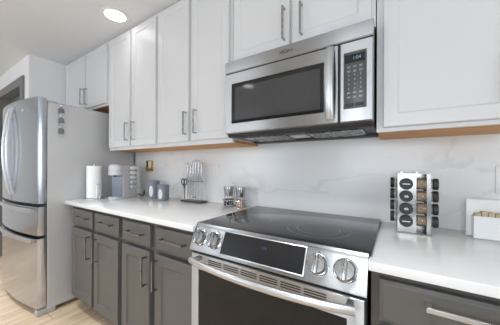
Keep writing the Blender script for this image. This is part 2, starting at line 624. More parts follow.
TOPD = 2.385
upper('short white two-door cabinet hung above the stainless fridge', -2.488, -1.474, 1.800,
      [(-2.44, -1.948, 1.82, TOPD), (-1.928, -1.497, 1.82, TOPD)],
      [(0, -1.985, 1.865, 2.035), (1, -1.885, 1.85, 2.02)])
upper('tall white two-door cabinet hung next to the fridge, above the coffee maker', -1.470, -0.726, 1.358,
      [(-1.446, -1.104, 1.384, TOPD), (-1.062, -0.742, 1.384, TOPD)],
      [(0, -1.125, 1.432, 1.588), (1, -1.020, 1.430, 1.586)])
upper('tall white two-door cabinet hung left of the microwave, above the knives', -0.724, -0.004, 1.358,
      [(-0.706, -0.374, 1.386, TOPD), (-0.346, -0.024, 1.386, TOPD)],
      [(0, -0.392, 1.430, 1.588), (1, -0.294, 1.430, 1.592)])
upper('short white two-door cabinet directly above the microwave', -0.002, 0.764, 1.816,
      [(0.012, 0.372, 1.836, TOPD), (0.388, 0.748, 1.836, TOPD)],
      [(0, 0.346, 1.866, 2.036), (1, 0.440, 1.866, 2.022)])
upper('tall white cabinet with one wide door, hung right of the microwave', 0.768, 1.226, 1.358,
      [(0.793, 1.192, 1.375, TOPD)], [(0, 1.166, 1.43, 1.588)])

# ================================================================== BASE CABINETS
BY, BD = -0.603, -0.632


def base(label, x0, x1, cols, door_pull, drawer_pull, pm_='pull_shaded'):
    bx = (x0 + x1) / 2
    t = thing('base_cabinet', label, 'cabinet', (bx, -.3, 0))
    bm = B()
    box(bm, x0 - bx, x1 - bx, BY + .3, .3 - .002, 0.105, 0.8835, 0.001)
    obj('cabinet_body', bm, 'grey_cab', t)
    bm = B(); box(bm, x0 - bx, x1 - bx, BY + .375, .3 - .01, 0.0, 0.105)
    obj('toe_kick', bm, 'toe', t)
    for (xa, xb), dp, wp in zip(cols, door_pull, drawer_pull):
        bm = B(); shaker(bm, xa - bx, xb - bx, 0.135, 0.704, BD + .3, 0.0285, 0.056, 0.008, 0.007)
        d = obj('door', bm, 'grey_cab', t)
        if dp is not None:
            bm = B(); pull(bm, (dp - bx, BD + .3, .502), (dp - bx, BD + .3, .675), 0.034, 0.0105, 0.009)
            obj('handle', bm, pm_, d)
        bm = B(); slab_front(bm, xa - bx, xb - bx, 0.728, 0.858, BD + .3, 0.0285)
        d = obj('drawer', bm, 'grey_cab', t)
        bm = B(); pull(bm, (wp[0] - bx, BD + .3, wp[2]), (wp[1] - bx, BD + .3, wp[2]), wp[3], wp[4], 0.010)
        obj('handle', bm, pm_, d)
    return t


base('grey base cabinet of two doors and two drawers, standing next to the fridge', -1.496, -0.716,
     [(-1.450, -1.098), (-1.064, -0.728)], (-1.127, -1.020), ((-1.33, -1.14, .806, .034, .0105), (-0.95, -0.785, .806, .034, .0105)))
base('grey base cabinet of two doors and two drawers, standing next to the range', -0.714, -0.006,
     [(-0.680, -0.382), (-0.330, -0.024)], (-0.412, -0.313), ((-0.60, -0.43, .800, .034, .0105), (-0.262, -0.07, .803, .034, .0105)))
base('grey base cabinet to the right of the range, with a chrome drawer pull', 0.770, 1.227,
     [(0.795, 1.203)], (0.83,), ((0.908, 1.09, .822, .042, .014),), 'satin')

# ================================================================== COUNTERTOPS
bm = B(); box(bm, -1.556, -0.003, -0.648, -SPL - .0005, 0.884, 0.914, 0.003, 2)
tag(obj('countertop', bm, 'counter', loc=None), 'long white quartz countertop between the fridge and the range', 'countertop')
bm = B(); box(bm, 0.765, 1.255, -0.648, -SPL - .0005, 0.884, 0.914, 0.003, 2)
tag(obj('countertop', bm, 'counter'), 'white quartz countertop to the right of the range, carrying the spice rack', 'countertop')

# ================================================================== REFRIGERATOR
FX0, FX1 = -2.478, -1.566
fr = thing('refrigerator', 'tall stainless french-door refrigerator with grey side, left of the counter', 'refrigerator', ((FX0 + FX1) / 2, -0.4, 0))
fo = Vector((-(FX0 + FX1) / 2, 0.4, 0))


def fshift(bm):
    bmesh.ops.translate(bm, vec=fo, verts=bm.verts)
    return bm


def fy(x):
    t = (x - FX0) / (FX1 - FX0)
    return -0.847 + t * 0.030 - 0.040 * (1 - (2 * t - 1) ** 2)


bm = B(); box(bm, FX0 + .004, FX1, -0.758, -0.03, 0.035, 1.735, 0.004)
obj('fridge_case', fshift(bm), 'fridge_side', fr)


def front_panel(xa, xb, za, zb, n=14, back=-0.764):
    pts = [(xa, back)]
    e = 0.006
    for k in range(n + 1):
        x = xa + (xb - xa) * k / n
        y = fy(x)
        if k == 0:
            pts += [(x, y + e), (x + e * .8, fy(x + e))]
        elif k == n:
            pts += [(x - e * .8, fy(x - e)), (x, y + e)]
        else:
            pts.append((x, y))
    pts.append((xb, back))
    bm = B()
    prism_z(bm, pts, za, zb)
    return bm


XM = -2.021
doors = []
for xa, xb in ((FX0, XM - .003), (XM + .003, FX1)):
    doors.append(obj('door', fshift(front_panel(xa, xb, 0.905, 1.766)), 'steel_v', fr))
for d, hx, s in ((doors[0], XM - .042, -1), (doors[1], XM + .042, 1)):
    bm = B()
    pts = []
    for k in range(25):
        u = k / 24
        z = 0.965 + u * (1.722 - 0.965)
        a = math.sin(PI * u)
        pts.append((hx + s * 0.010 * a, fy(hx) - 0.004 - 0.040 * a ** 0.8, z))
    tube(bm, pts, 0.012, 12, flat=(0.012, 0.0085))
    obj('handle', fshift(bm), 'satin', d)
bm = B()
lathe(bm, [(0, 0), (.014, 0), (.013, .002), (0, .0025)], Matrix.Translation((-1.80, fy(-1.80) - .0002, 1.672)) @ Matrix.Rotation(PI / 2, 4, 'X') @ Matrix.Diagonal((1.4, .55, 1, 1)), 20)
box(bm, -1.812, -1.772, fy(-1.79) - .002, fy(-1.79), 1.674, 1.678)
obj('emblem', fshift(bm), 'white_plastic', doors[1])
drw = []
for za, zb in ((0.648, 0.878), (0.062, 0.622)):
    drw.append(obj('drawer', fshift(front_panel(FX0, FX1, za, zb)), 'steel_v', fr))
for d, z in ((drw[0], 0.848), (drw[1], 0.602)):
    bm = B()
    n = 16
    xa, xb = -2.41, -1.612
    a = []
    for k in range(n + 1):
        x = xa + (xb - xa) * k / n
        y = fy(x)
        a.append([bm.verts.new((x, y + dy, z + dz)) for dy, dz in ((.003, -.010), (-.016, -.017), (-.021, -.014), (-.021, .014), (-.016, .017), (-.011, .008), (.003, .003))])
    for p, q in zip(a, a[1:]):
        for k in range(7):
            bm.faces.new((p[k], p[(k + 1) % 7], q[(k + 1) % 7], q[k]))
    bm.faces.new(a[0][::-1]); bm.faces.new(a[-1])
    obj('handle', fshift(bm), 'satin', d)
for x0, x1 in ((FX0 + .01, FX0 + .10), (FX1 - .10, FX1 - .006)):
    bm = B()
    box(bm, x0, x1, -0.80, -0.69, 1.7355, 1.752, 0.004)
    box(bm, x0 + .01, x1 - .01, -0.70, -0.55, 1.7355, 1.745, 0.003)
    obj('hinge_cover', fshift(bm), 'grey_plastic', fr)
bm = B(); box(bm, FX0 + .01, FX1 - .004, -0.752, -0.70, 0.0, 0.05, .003)
obj('base_grille', fshift(bm), 'grey_plastic', fr)
for x0, x1 in ((FX0 + .01, FX0 + .06), (FX1 - .05, FX1 - .001)):
    bm = B(); box(bm, x0, x1, -0.822, -0.7005, 0.0, 0.048, .004)
    obj('foot', fshift(bm), 'grey_plastic', fr)
bm = B(); box(bm, FX0 + .015, FX1 - .012, -0.7655, -0.756, 0.07, 1.75)
obj('door_gasket', fshift(bm), 'black', fr)

# magnetic clips on the side of the fridge
mc = thing('magnetic_clip', 'dark grey magnetic clip on the fridge side, topmost of three', 'magnet clip', (FX1 + .0005, -0.671, 1.687), group='magnetic clips on the fridge side')
bm = B()
R90Y = Matrix.Rotation(PI / 2, 4, 'Y')
lathe(bm, [(0, 0), (.019, 0), (.019, .007), (.015, .010), (0, .010)], R90Y, 20)
box(bm, .004, .012, -.021, .021, -.034, .006, .003)
obj('clip_body', bm, 'clip_grey', mc)
bm = B()
tube(bm, [(.012 + .010 * math.sin(a), .011 * math.cos(a) - .006, .016 + .014 * math.sin(a)) for a in [2 * PI * k / 14 for k in range(14)]], .003, 6, closed=True)
obj('pull_ring', bm, 'steel_bright', mc)
bm = B()
box(bm, .0085, .022, -.018, .018, -.040, -.030, .003)
obj('clip_jaw', bm, 'steel_bright', mc)
dup(mc, (FX1 + .0005, -0.671, 1.604), 'grey magnetic clip on the fridge side, middle one of three')
dup(mc, (FX1 + .0005, -0.671, 1.514), 'grey magnetic clip on the fridge side, lowest of three')

# ================================================================== RANGE
rg = thing('range', 'stainless slide-in electric range with black glass cooktop and four front knobs', 'range', (0.381, -0.33, 0))
ro = Vector((-0.381, 0.33, 0))


def rs(bm):
    bmesh.ops.translate(bm, vec=ro, verts=bm.verts)
    return bm


bm = B(); box(bm, 0.002, 0.760, -0.625, -0.03, 0.06, 0.9165, .002)
obj('range_body', rs(bm), 'dark', rg)
bm = B(); box(bm, -0.010, 0.772, -0.612, -0.018, 0.9170, 0.9250, .002, 2)
ck = obj('cooktop', rs(bm), 'cooktop', rg)


def annulus(bm, cx, cy, r0, r1, z, n=48):
    a = [bm.verts.new((cx + r0 * math.cos(2 * PI * k / n), cy + r0 * math.sin(2 * PI * k / n), z)) for k in range(n)]
    b = [bm.verts.new((cx + r1 * math.cos(2 * PI * k / n), cy + r1 * math.sin(2 * PI * k / n), z)) for k in range(n)]
    for k in range(n):
        bm.faces.new((a[k], a[(k + 1) % n], b[(k + 1) % n], b[k]))


for cx, cy, rr in ((0.540, -0.400, (.138, .095)), (0.195, -0.425, (.105,)), (0.190, -0.160, (.078,)),
                   (0.375, -0.140, (.055,)), (0.580, -0.155, (.078,))):
    bm = B()
    for r in rr:
        annulus(bm, cx, cy, r - .0016, r, .92525)
    obj('burner_ring', rs(bm), 'ring', ck, smooth=False)
# control panel: sloped stainless fascia
PT, PB = Vector((0, -0.6165, 0.9215)), Vector((0, -0.672, 0.815))
prof = [(-0.600, 0.9165), (-0.604, 0.9245), (-0.6125, 0.9245), (-0.6175, 0.9205), (-0.650, 0.866), (PB.y, PB.z), (-0.672, 0.806), (-0.625, 0.806), (-0.6255, 0.9165)]
prof = [(-0.610, 0.9165), (-0.6125, 0.9255), (-0.6165, 0.9245), (-0.6195, 0.9200), (-0.649, 0.866), (-0.671, 0.815), (-0.670, 0.808), (-0.6255, 0.808), (-0.6255, 0.9165)]
bm = B(); prism_x(bm, prof, -0.002, 0.764)
pn = obj('control_panel', rs(bm), 'steel', rg, angle=50)
# frame on the panel plane: u along x, v up the slope, w outwards
Vv = (Vector((0, -0.6195, 0.920)) - Vector((0, -0.671, 0.815)))
LEN = Vv.length
Vv.normalize()
Uu = Vector((1, 0, 0))
Ww = Uu.cross(Vv).normalized()
if Ww.y > 0: Ww = -Ww


def on_panel(x, s, w=0.0):
    """s: 0 at the top edge, 1 at the bottom edge; measured on the real (slightly convex) fascia."""
    if s < .514:
        p = Vector((0, -0.6195, 0.920)).lerp(Vector((0, -0.649, 0.866)), s / .514)
    else:
        p = Vector((0, -0.649, 0.866)).lerp(Vector((0, -0.671, 0.815)), (s - .514) / .486)
    return Vector((x, p.y, p.z)) + Ww * w


def panel_mat(x, s, w=0.0):
    p = on_panel(x, s, w)
    return Matrix(((Uu.x, Vv.x, Ww.x, p.x), (Uu.y, Vv.y, Ww.y, p.y), (Uu.z, Vv.z, Ww.z, p.z), (0, 0, 0, 1)))


# touch display with a bright rim
c = .5
hw, hh = 0.187, 0.047
pm = panel_mat(0.375, c, 0.0008)
bm = B(); box(bm, -hw - .005, hw + .005, -hh - .005, hh + .005, -.004, .0045, .002, 2, mat=pm)
obj('display_rim', rs(bm), 'satin', pn)
bm = B(); box(bm, -hw, hw, -hh, hh, 0, .0058, .001, 1, mat=pm)
ds = obj('display', rs(bm), 'black_gloss', pn)
trot = Matrix(((1, 0, 0), (0, Vv.y, Ww.y), (0, Vv.z, Ww.z))).to_euler()
text('clock_digits', '1:04', 'digits_dim', ds, on_panel(0.395, .40, .0071) + ro, .015, trot)
bm = B(); box(bm, -.013, .013, -.0025, .0025, 0, .0062, mat=panel_mat(0.535, .62, .0008)); box(bm, -.011, .011, -.0015, .0015, 0, .0062, mat=panel_mat(0.535, .82, .0008))
obj('touch_mark', rs(bm), 'keypad', ds)
knob_x = (0.052, 0.141, 0.609, 0.700)
for x in knob_x:
    pmk = panel_mat(x, .50, .001)
    bm = B(); lathe(bm, [(0, -.004), (.0395, -.004), (.0395, .002), (.034, .005), (0, .005)], pmk, 36)
    kb = obj('knob', rs(bm), 'steel_bright', pn)
    bm = B()
    lathe(bm, [(0, .005), (.033, .005), (.034, .010), (.032, .024), (.029, .029), (.0, .031)], pmk, 36)
    box(bm, -.0085, .0085, -.033, .033, .024, .041, .004, 2, mat=pmk)
    obj('knob_cap', rs(bm), 'nickel', kb)
    bm = B(); box(bm, -.0012, .0012, .010, .031, .0405, .0416, mat=pmk)
    obj('pointer_mark', rs(bm), 'black', kb)
    bm = B()
    box(bm, -.0012, .0012, .0415, .0460, -.0005, .0006, mat=pmk)
    obj('marking', rs(bm), 'dark', kb)
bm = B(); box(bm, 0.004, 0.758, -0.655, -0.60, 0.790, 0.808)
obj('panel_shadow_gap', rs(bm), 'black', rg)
# oven door
OY = -0.664
bm = B()
ring_stack(bm, [(0.003, .759, .215, .794, -.626), (0.003, .759, .215, .794, OY + .004), (.006, .756, .218, .791, OY),
                (.050, .708, .300, .722, OY), (.052, .706, .302, .720, OY + .004)])
od = obj('oven_door', rs(bm), 'steel', rg)
bm = B(); box(bm, .0525, .7055, OY + .0010, OY + .0039, .3025, .7195, .0005)
obj('oven_window', rs(bm), 'window_glass', od)
bm = B()
for g in range(6):
    x0 = .112 + g * .0905
    for k in range(3):
        z = .7775 - k * .009
        box(bm, x0, x0 + .078, OY - .0004, OY + .003, z - .0022, z + .0022)
vt = obj('vent_slots', rs(bm), 'black', od, smooth=False)
bm = B()
pts = []
for k in range(31):
    u = k / 30
    pts.append((  .044 + u * .692, -.708 - .034 * (1 - (2 * u - 1) ** 2) ** .8, .779 - .002 * math.sin(PI * u)))
tube(bm, pts, .013, 14, flat=(.0115, .0145))
for x in (.062, .718):
    box(bm, x - .010, x + .010, -.712, OY + .001, .769, .789, .003)
obj('handle', rs(bm), 'satin', od)
bm = B(); slab_front(bm, .003, .759, .075, .207, OY, .035, .01, .004)
obj('storage_drawer', rs(bm), 'steel', rg)
for x in (.06, .70):
    for y in (-.56, -.09):
        bm = B(); lathe(bm, [(0, 0), (.02, 0), (.02, .012), (.012, .016), (.012, .06)], Matrix.Translation((x, y, 0)), 16)
        obj('foot', rs(bm), 'black', rg)

# ================================================================== MICROWAVE
MY = -0.4055
mw = thing('microwave', 'stainless over-the-range microwave with dark window and keypad, lit clock', 'microwave', (0.381, -0.2, 1.385))
mo = Vector((-0.381, 0.2, -1.385))


def ms(bm):
    bmesh.ops.translate(bm, vec=mo, verts=bm.verts)
    return bm


bm = B(); box(bm, .003, .759, -.362, -SPL - .001, 1.386, 1.812, .002)
obj('microwave_case', ms(bm), 'dark', mw)
bm = B()
prism_x(bm, [(-.3625, 1.744), (MY + .006, 1.744), (MY, 1.750), (MY - .001, 1.800), (MY + .004, 1.811), (MY + .012, 1.8135), (-.3625, 1.8135)], .001, .761)
st = obj('vent_strip', ms(bm), 'steel', mw)
text('logo', 'Whirlpool', 'logo', st, Vector((.378, MY - .0013, 1.777)) + mo, .0175, (PI / 2, 0, 0), shear=.35)
bm = B()
tube(bm, [(  .375 + .024 * math.cos(a) + .003 * math.sin(a), MY - .0008, 1.778 + .009 * math.sin(a)) for a in [PI * .15 + k * PI * 1.7 / 24 for k in range(25)]], .0009, 5)
obj('logo_ring', ms(bm), 'logo', st)
bm = B(); box(bm, .003, .759, MY + .0035, -.363, 1.7385, 1.7445); box(bm, .6275, .6325, MY + .0035, -.363, 1.402, 1.739)
obj('door_gap_shade', ms(bm), 'black', mw)  # black filler standing in for the shade inside the door gaps
bm = B()
ring_stack(bm, [(.001, .628, 1.399, 1.739, -.3625), (.001, .628, 1.399, 1.739, MY + .006), (.005, .624, 1.403, 1.736, MY),
                (.046, .566, 1.452, 1.680, MY), (.048, .564, 1.454, 1.678, MY + .003)])
md = obj('door', ms(bm), 'steel', mw)
bm = B(); box(bm, .0485, .5635, MY + .0006, MY + .0029, 1.4545, 1.6775)
wd = obj('door_window', ms(bm), 'black_gloss', md)
bm = B(); box(bm, .072, .548, MY + .0002, MY + .0012, 1.470, 1.656)
obj('window_screen', ms(bm), 'mesh_glass', wd)
bm = B()
secs = []
for k in range(21):
    u = k / 20
    z = 1.416 + u * (1.735 - 1.416)
    a = math.sin(PI * u)
    y = MY - .006 - .030 * a ** .7
    w = .0185 + .002 * a
    secs.append([bm.verts.new((.592 + dx * w, y + dy, z)) for dx, dy in ((-1, .010), (-1, .002), (-.75, -.004), (-.25, -.0075), (.25, -.0075), (.75, -.004), (1, .002), (1, .010))])
for p, q in zip(secs, secs[1:]):
    for k in range(8):
        bm.faces.new((p[k], p[(k + 1) % 8], q[(k + 1) % 8], q[k]))
bm.faces.new(secs[0][::-1]); bm.faces.new(secs[-1])
box(bm, .580, .604, MY - .006, MY + .001, 1.417, 1.437); box(bm, .580, .604, MY - .006, MY + .001, 1.714, 1.734)
obj('handle', ms(bm), 'satin', md, angle=60)
bm = B()
ring_stack(bm, [(.632, .761, 1.399, 1.739, -.3625), (.632, .761, 1.399, 1.739, MY + .006), (.636, .757, 1.403, 1.736, MY)])
cp = obj('control_panel', ms(bm), 'steel', mw)
bm = B(); box(bm, .648, .737, MY - .0022, MY + .001, 1.455, 1.694, .002, 2)
kp = obj('keypad', ms(bm), 'keypad', cp)
bm = B(); box(bm, .654, .730, MY - .0030, MY - .001, 1.648, 1.682, .0006)
dp = obj('display', ms(bm), 'black_gloss', kp)
text('clock_digits', '1:04', 'digits', dp, Vector((.700, MY - .0036, 1.6655)) + mo, .019, (PI / 2, 0, 0))
bm = B()
for r in range(8):
    z = 1.632 - r * .0185
    for cx in (.669, .692, .715):
        if r < 2:
            box(bm, cx - .007, cx + .007, MY - .0026, MY - .002, z - .0018, z + .0018)
            box(bm, cx - .005, cx + .005, MY - .0026, MY - .002, z - .0065, z - .0045)
        elif r < 6:
            box(bm, cx - .0022, cx + .0022, MY - .0026, MY - .002, z - .0032, z + .0032)
        else:
            box(bm, cx - .006, cx + .006, MY - .0026, MY - .002, z - .003, z + .003)
obj('keys', ms(bm), 'key_print', kp, smooth=False)
for x0, x1 in ((.656, .689), (.695, .728)):
    bm = B(); box(bm, x0, x1, MY - .0034, MY - .002, 1.463, 1.477, .001)
    obj('button', ms(bm), 'black', kp)
# underside: vent filters and lamp
bm = B(); prism_x(bm, [(-.386, 1.399), (-.362, 1.399), (-.30, 1.3865), (-.362, 1.3775), (-.380, 1.386)], .006, .756)
obj('lower_grille', ms(bm), 'black', mw)
for x0 in (.05, .44):
    bm = B()
    box(bm, x0, x0 + .27, -.29, -.09, 1.380, 1.3862, .002)
    for k in range(9):
        box(bm, x0 + .012, x0 + .258, -.282 + k * .021, -.272 + k * .021, 1.377, 1.381)
    obj('grease_filter', ms(bm), 'nickel', mw)
bm = B(); box(bm, .335, .425, -.24, -.14, 1.380, 1.3862, .002)
obj('cooktop_lamp', ms(bm), 'white_plastic', mw)
bm = B(); box(bm, .003, .759, -.085, -.02, 1.372, 1.3862, .003)
obj('rear_rail', ms(bm), 'dark', mw)

# ================================================================== CEILING LIGHTS
lt = thing('ceiling_light', 'round lit recessed downlight in the ceiling above the tall white cabinets', 'ceiling light', (*LAMP_SPOTS[0], CEIL))
bm = B(); lathe(bm, [(.074, -.0005), (.096, -.0005), (.098, -.004), (.092, -.009), (.078, -.011), (.074, -.008), (.074, -.0005)], n=40)
obj('trim_ring', bm, 'white_plastic', lt)
bm = B(); lathe(bm, [(.0739, -.001), (.0739, -.007), (.05, -.0085), (0, -.009)], n=40)
obj('diffuser', bm, 'lamp', lt)
for k, (x, y) in enumerate(LAMP_SPOTS):
    if k:
        dup(lt, (x, y, CEIL), 'unseen recessed downlight behind the camera, all but one of these added as fill', 'ceiling lights behind the camera')
    area('downlight', (x, y, CEIL - .012), (0, 0, 0), .145, .145, LAMP_W[k], (0.91, .96, 1.0), 'DISK', 1.75)

# ================================================================== ON THE LEFT COUNTER
CT = 0.9143
# paper towel
pt = thing('paper_towel_holder', 'steel paper towel holder with white roll on the counter beside the fridge', 'paper towel holder', (-1.456, -0.462, CT))
bm = B(); lathe(bm, [(0, 0), (.080, 0), (.082, .004), (.078, .009), (.02, .012), (0, .012)], n=36)
obj('base_plate', bm, 'steel_bright', pt)
bm = B(); lathe(bm, [(.005, .011), (.005, .312), (.010, .314), (.012, .320), (.009, .328), (0, .331)], n=16)
obj('post', bm, 'steel_bright', pt)
bm = B(); tube(bm, [(.072, 0.012, .008), (.072, .012, .13), (.072, .006, .136), (.072, -.006, .136), (.072, -.012, .13), (.072, -.012, .008)], .0028, 8)
obj('tension_arm', bm, 'steel_bright', pt)
rl = thing('paper_towel_roll', 'white paper towel roll standing on the steel holder by the fridge', 'paper towel', (-1.456, -0.462, CT + .0125))
bm = B()
lathe(bm, [(.0195, 0), (.056, 0), (.0575, .002), (.0575, .283), (.056, .285), (.0195, .285), (.0195, 0)], n=40)
obj('towel_sheets', bm, 'paper', rl)
bm = B()
lathe(bm, [(.0175, 0), (.0192, 0), (.0192, .2855), (.0175, .2855), (.0175, 0)], n=24)
obj('roll_core', bm, 'beige', rl)

# coffee maker: front looks out into the room
CW = 0.062
cm = thing('coffee_maker', 'pale grey single-serve coffee maker on the counter beside the paper towels', 'coffee maker', (-1.330, -0.262, CT), math.radians(20))


def rounded(x0, x1, y0, y1, r, n=6, front_r=None):
    pts = []
    fr_ = front_r or r
    for cx, cy, a0, rr in ((x1 - r, y1 - r, 0, r), (x0 + r, y1 - r, 90, r), (x0 + fr_, y0 + fr_, 180, fr_), (x1 - fr_, y0 + fr_, 270, fr_)):
        for k in range(n + 1):
            a = math.radians(a0 + 90 * k / n)
            pts.append((cx + rr * math.cos(a), cy + rr * math.sin(a)))
    return pts


bm = B(); prism_z(bm, rounded(-CW, CW, -.082, .105, .018), .018, .215)
obj('body', bm, 'white_coffee', cm)
bm = B(); prism_z(bm, rounded(-CW - .002, CW + .002, -.145, .107, .02, front_r=.05), .215, .300)
hd = obj('brew_head', bm, 'white_coffee', cm)
bm = B(); prism_z(bm, rounded(-CW - .0028, CW + .0028, -.146, .108, .02, front_r=.05), .254, .258)
obj('seam', bm, 'grey_plastic', hd)
bm = B(); prism_z(bm, rounded(-CW + .004, CW - .004, -.135, .098, .02, front_r=.045), .300, .312)
obj('lid', bm, 'grey_plastic', hd)
bm = B(); prism_z(bm, rounded(-CW, CW, -.150, .105, .018, front_r=.055), 0, .018)
bt = obj('base', bm, 'white_coffee', cm)
bm = B(); prism_z(bm, rounded(-CW + .012, CW - .012, -.138, -.088, .01, front_r=.024), .0175, .0215)
obj('drip_tray', bm, 'grey_plastic', bt)
bm = B(); box(bm, -CW + .006, CW - .006, -.0865, -.0815, .022, .213, .002)
obj('front_panel', bm, 'blue_panel', cm)
bm = B(); lathe(bm, [(0, .2), (.014, .2), (.018, .2155)], Matrix.Translation((0, -.112, 0)), 16)
obj('spout', bm, 'black', hd)
# clear pod strip hung on its right side
cml = cm.location.copy()
rotc = Matrix.Rotation(math.radians(20), 4, 'Z')


def at_cm(x, y, z):
    v = rotc @ Vector((x, y, z))
    return (cml.x + v.x, cml.y + v.y, cml.z + v.z)


ph = thing('pod_holder', 'clear upright coffee pod holder fixed to the coffee maker side', 'pod holder', at_cm(CW + .0032, .037, .078), math.radians(20))
bm = B()
box(bm, 0, .004, -.052, .052, 0, .226, .002)
for y in (-.052, 0, .052):
    box(bm, .004, .034, y - .0015, y + .0015, 0, .226)
box(bm, .004, .036, -.052, .052, 0, .004)
obj('holder_rails', bm, 'acrylic', ph)
pod0 = None
for c in range(2):
    for r in range(5):
        loc = at_cm(CW + .0032 + .0045,   .037 - .026 + c * .052, .078 + .026 + r * .0435)
        if pod0 is None:
            pod0 = thing('coffee_pod', 'white coffee pod in the clear holder on the coffee maker side', 'coffee pod', loc, math.radians(20), group='coffee pods in the clear holder')
            bm = B(); lathe(bm, [(0, 0), (.015, 0), (.0195, .026), (.0195, .027)], R90Y, 20)
            obj('cup', bm, 'white_plastic', pod0)
            bm = B(); lathe(bm, [(0, .0273), (.0208, .0273), (.0208, .0288), (0, .0290)], R90Y, 20)
            obj('foil_lid', bm, 'steel_bright', pod0)
        else:
            dup(pod0, loc)
# power cord and outlet
bm = B()
cp_ = [at_cm(.035, .152, .02), at_cm(.06, .170, .004), at_cm(.085, .172, .006), at_cm(.098, .165, .03), at_cm(.092, .170, .055), at_cm(.080, .178, .035), at_cm(.07, .185, .012)]
cp_ = [(x, min(y, -SPL - .006), max(z, CT + .0045)) for x, y, z in cp_]
tube(bm, cp_, .0042, 8)
tag(obj('power_cord', bm, 'black'), 'short black power cord looped on the counter behind the coffee maker', 'cord')
ol = thing('wall_outlet', 'small brass outlet plate on the backsplash above the blue-grey canisters', 'outlet', (-1.300, -SPL, 1.217))
bm = B(); box(bm, -.062, .062, -.006, 0, -.056, .056, .002)
obj('cover_plate', bm, 'brass', ol)
for dx, m_ in ((-.030, 'black'), (.006, 'white_plastic')):
    bm = B(); box(bm, dx - (.012 if dx < 0 else .020), dx + (.012 if dx < 0 else .020), -.011, -.004, -.012 if dx < 0 else -.026, .048, .003, 2)
    obj('receptacle', bm, m_, ol)

# canisters


def canister(loc, r, h, label):
    t = thing('canister', label, 'canister', loc)
    bm = B(); lathe(bm, [(0, 0), (r - .003, 0), (r, .003), (r, h * .86), (r - .002, h * .865), (0, h * .865)], n=36)
    obj('jar_body', bm, 'canister', t)
    bm = B(); lathe(bm, [(0, h * .866), (r + .001, h * .866), (r + .002, h * .88), (r + .002, h * .985), (r - .004, h), (0, h)], n=36)
    obj('lid', bm, 'canister', t)
    bm = B()
    n = 24
    ca = math.atan2(CAM[1] - loc[1], CAM[0] - loc[0]) - .55
    rr = r + .0008
    hw_ = .020 / r
    rings = []
    for q in (.25, .5, .75, 1.0):
        rings.append([bm.verts.new((rr * math.cos(ca + hw_ * q * math.cos(2 * PI * k / n)), rr * math.sin(ca + hw_ * q * math.cos(2 * PI * k / n)),
                                    h * .42 + h * .31 * q * math.sin(2 * PI * k / n))) for k in range(n)])
    bm.faces.new(rings[0])
    for a_, b_ in zip(rings, rings[1:]):
        for k in range(n):
            bm.faces.new((a_[k], a_[(k + 1) % n], b_[(k + 1) % n], b_[k]))
    obj('name_plate', bm, 'print_white', t, smooth=False)
    return t


canister((-1.075, -0.120, CT), .050, .163, 'taller blue-grey canister with white oval label, behind the shorter one')
canister((-0.885, -0.160, CT), .049, .138, 'shorter blue-grey canister with white oval label, nearer the knives')

# knife block
kx0, kx1 = -0.705, -0.475
kb = thing('knife_block', 'clear acrylic knife block on a dark base, standing against the backsplash', 'knife block', ((kx0 + kx1) / 2, -0.085, CT))
bm = B(); box(bm, -.112, .122, -.045, .045, 0, .012, .003)
obj('base', bm, 'dark', kb)
bm = B(); box(bm, -.075, .112, -.030, -.026, .0125, .185, .001)
obj('clear_panel', bm, 'acrylic', kb)
bm = B(); box(bm, -.075, .112, .026, .030, .0125, .185, .001)
obj('clear_panel', bm, 'acrylic', kb)
bm = B(); box(bm, -.072, .112, -.0255, .0255, .150, .156)
obj('slotted_shelf', bm, 'acrylic', kb)
bm = B(); box(bm, .02, .065, -.0312, -.0302, .040, .046)
obj('printed_mark', bm, 'logo', kb)
kn = [(-.066, .315, 0), (-.034, .296, 0), (-.002, .334, 0), (.029, .342, 0), (.060, .336, 0), (.092, .312, 0)]
ordw = ['leftmost', 'second from left', 'third from left', 'third from right', 'second from right', 'rightmost']
for k, (dx, top, _) in enumerate(kn):
    t = thing('kitchen_knife', 'steel kitchen knife in the clear knife block, %s of six' % ordw[k], 'knife',
              (kb.location.x + dx, -0.085, CT + .022), group='knives in the clear knife block')
    hl = .125
    bm = B()
    w = .010 + .004 * ((k * 5) % 3) / 2
    prof = [(-w, .148), (w * .8, .148), (w * .8, .04), (0, .002), (-w, .012)]
    a = [bm.verts.new((-.0012, y, z)) for y, z in prof]; b = [bm.verts.new((.0012, y, z)) for y, z in prof]
    n = len(prof)
    for q in range(n):
        bm.faces.new((a[q], a[(q + 1) % n], b[(q + 1) % n], b[q]))
    bm.faces.new(a[::-1]); bm.faces.new(b)
    obj('blade', bm, 'steel_bright', t)
    bm = B()
    zt = top - .022
    z0 = .146
    pts = [(0, 0 - .004 * math.sin(PI * u), z0 + (zt - z0) * u) for u in [q / 8 for q in range(9)]]
    tube(bm, pts, .008, 10, flat=(.0062, .0075))
    lathe(bm, [(0, -.003), (.007, -.003), (.008, .004), (.005, .010), (0, .011)], Matrix.Translation((0, 0, zt)), 12)
    obj('handle', bm, 'nickel', t)
    bm = B(); lathe(bm, [(.0068, 0), (.0100, .001), (.0100, .007), (.0068, .008)], Matrix.Translation((0, 0, z0)), 12)
    obj('bolster', bm, 'dark', t)
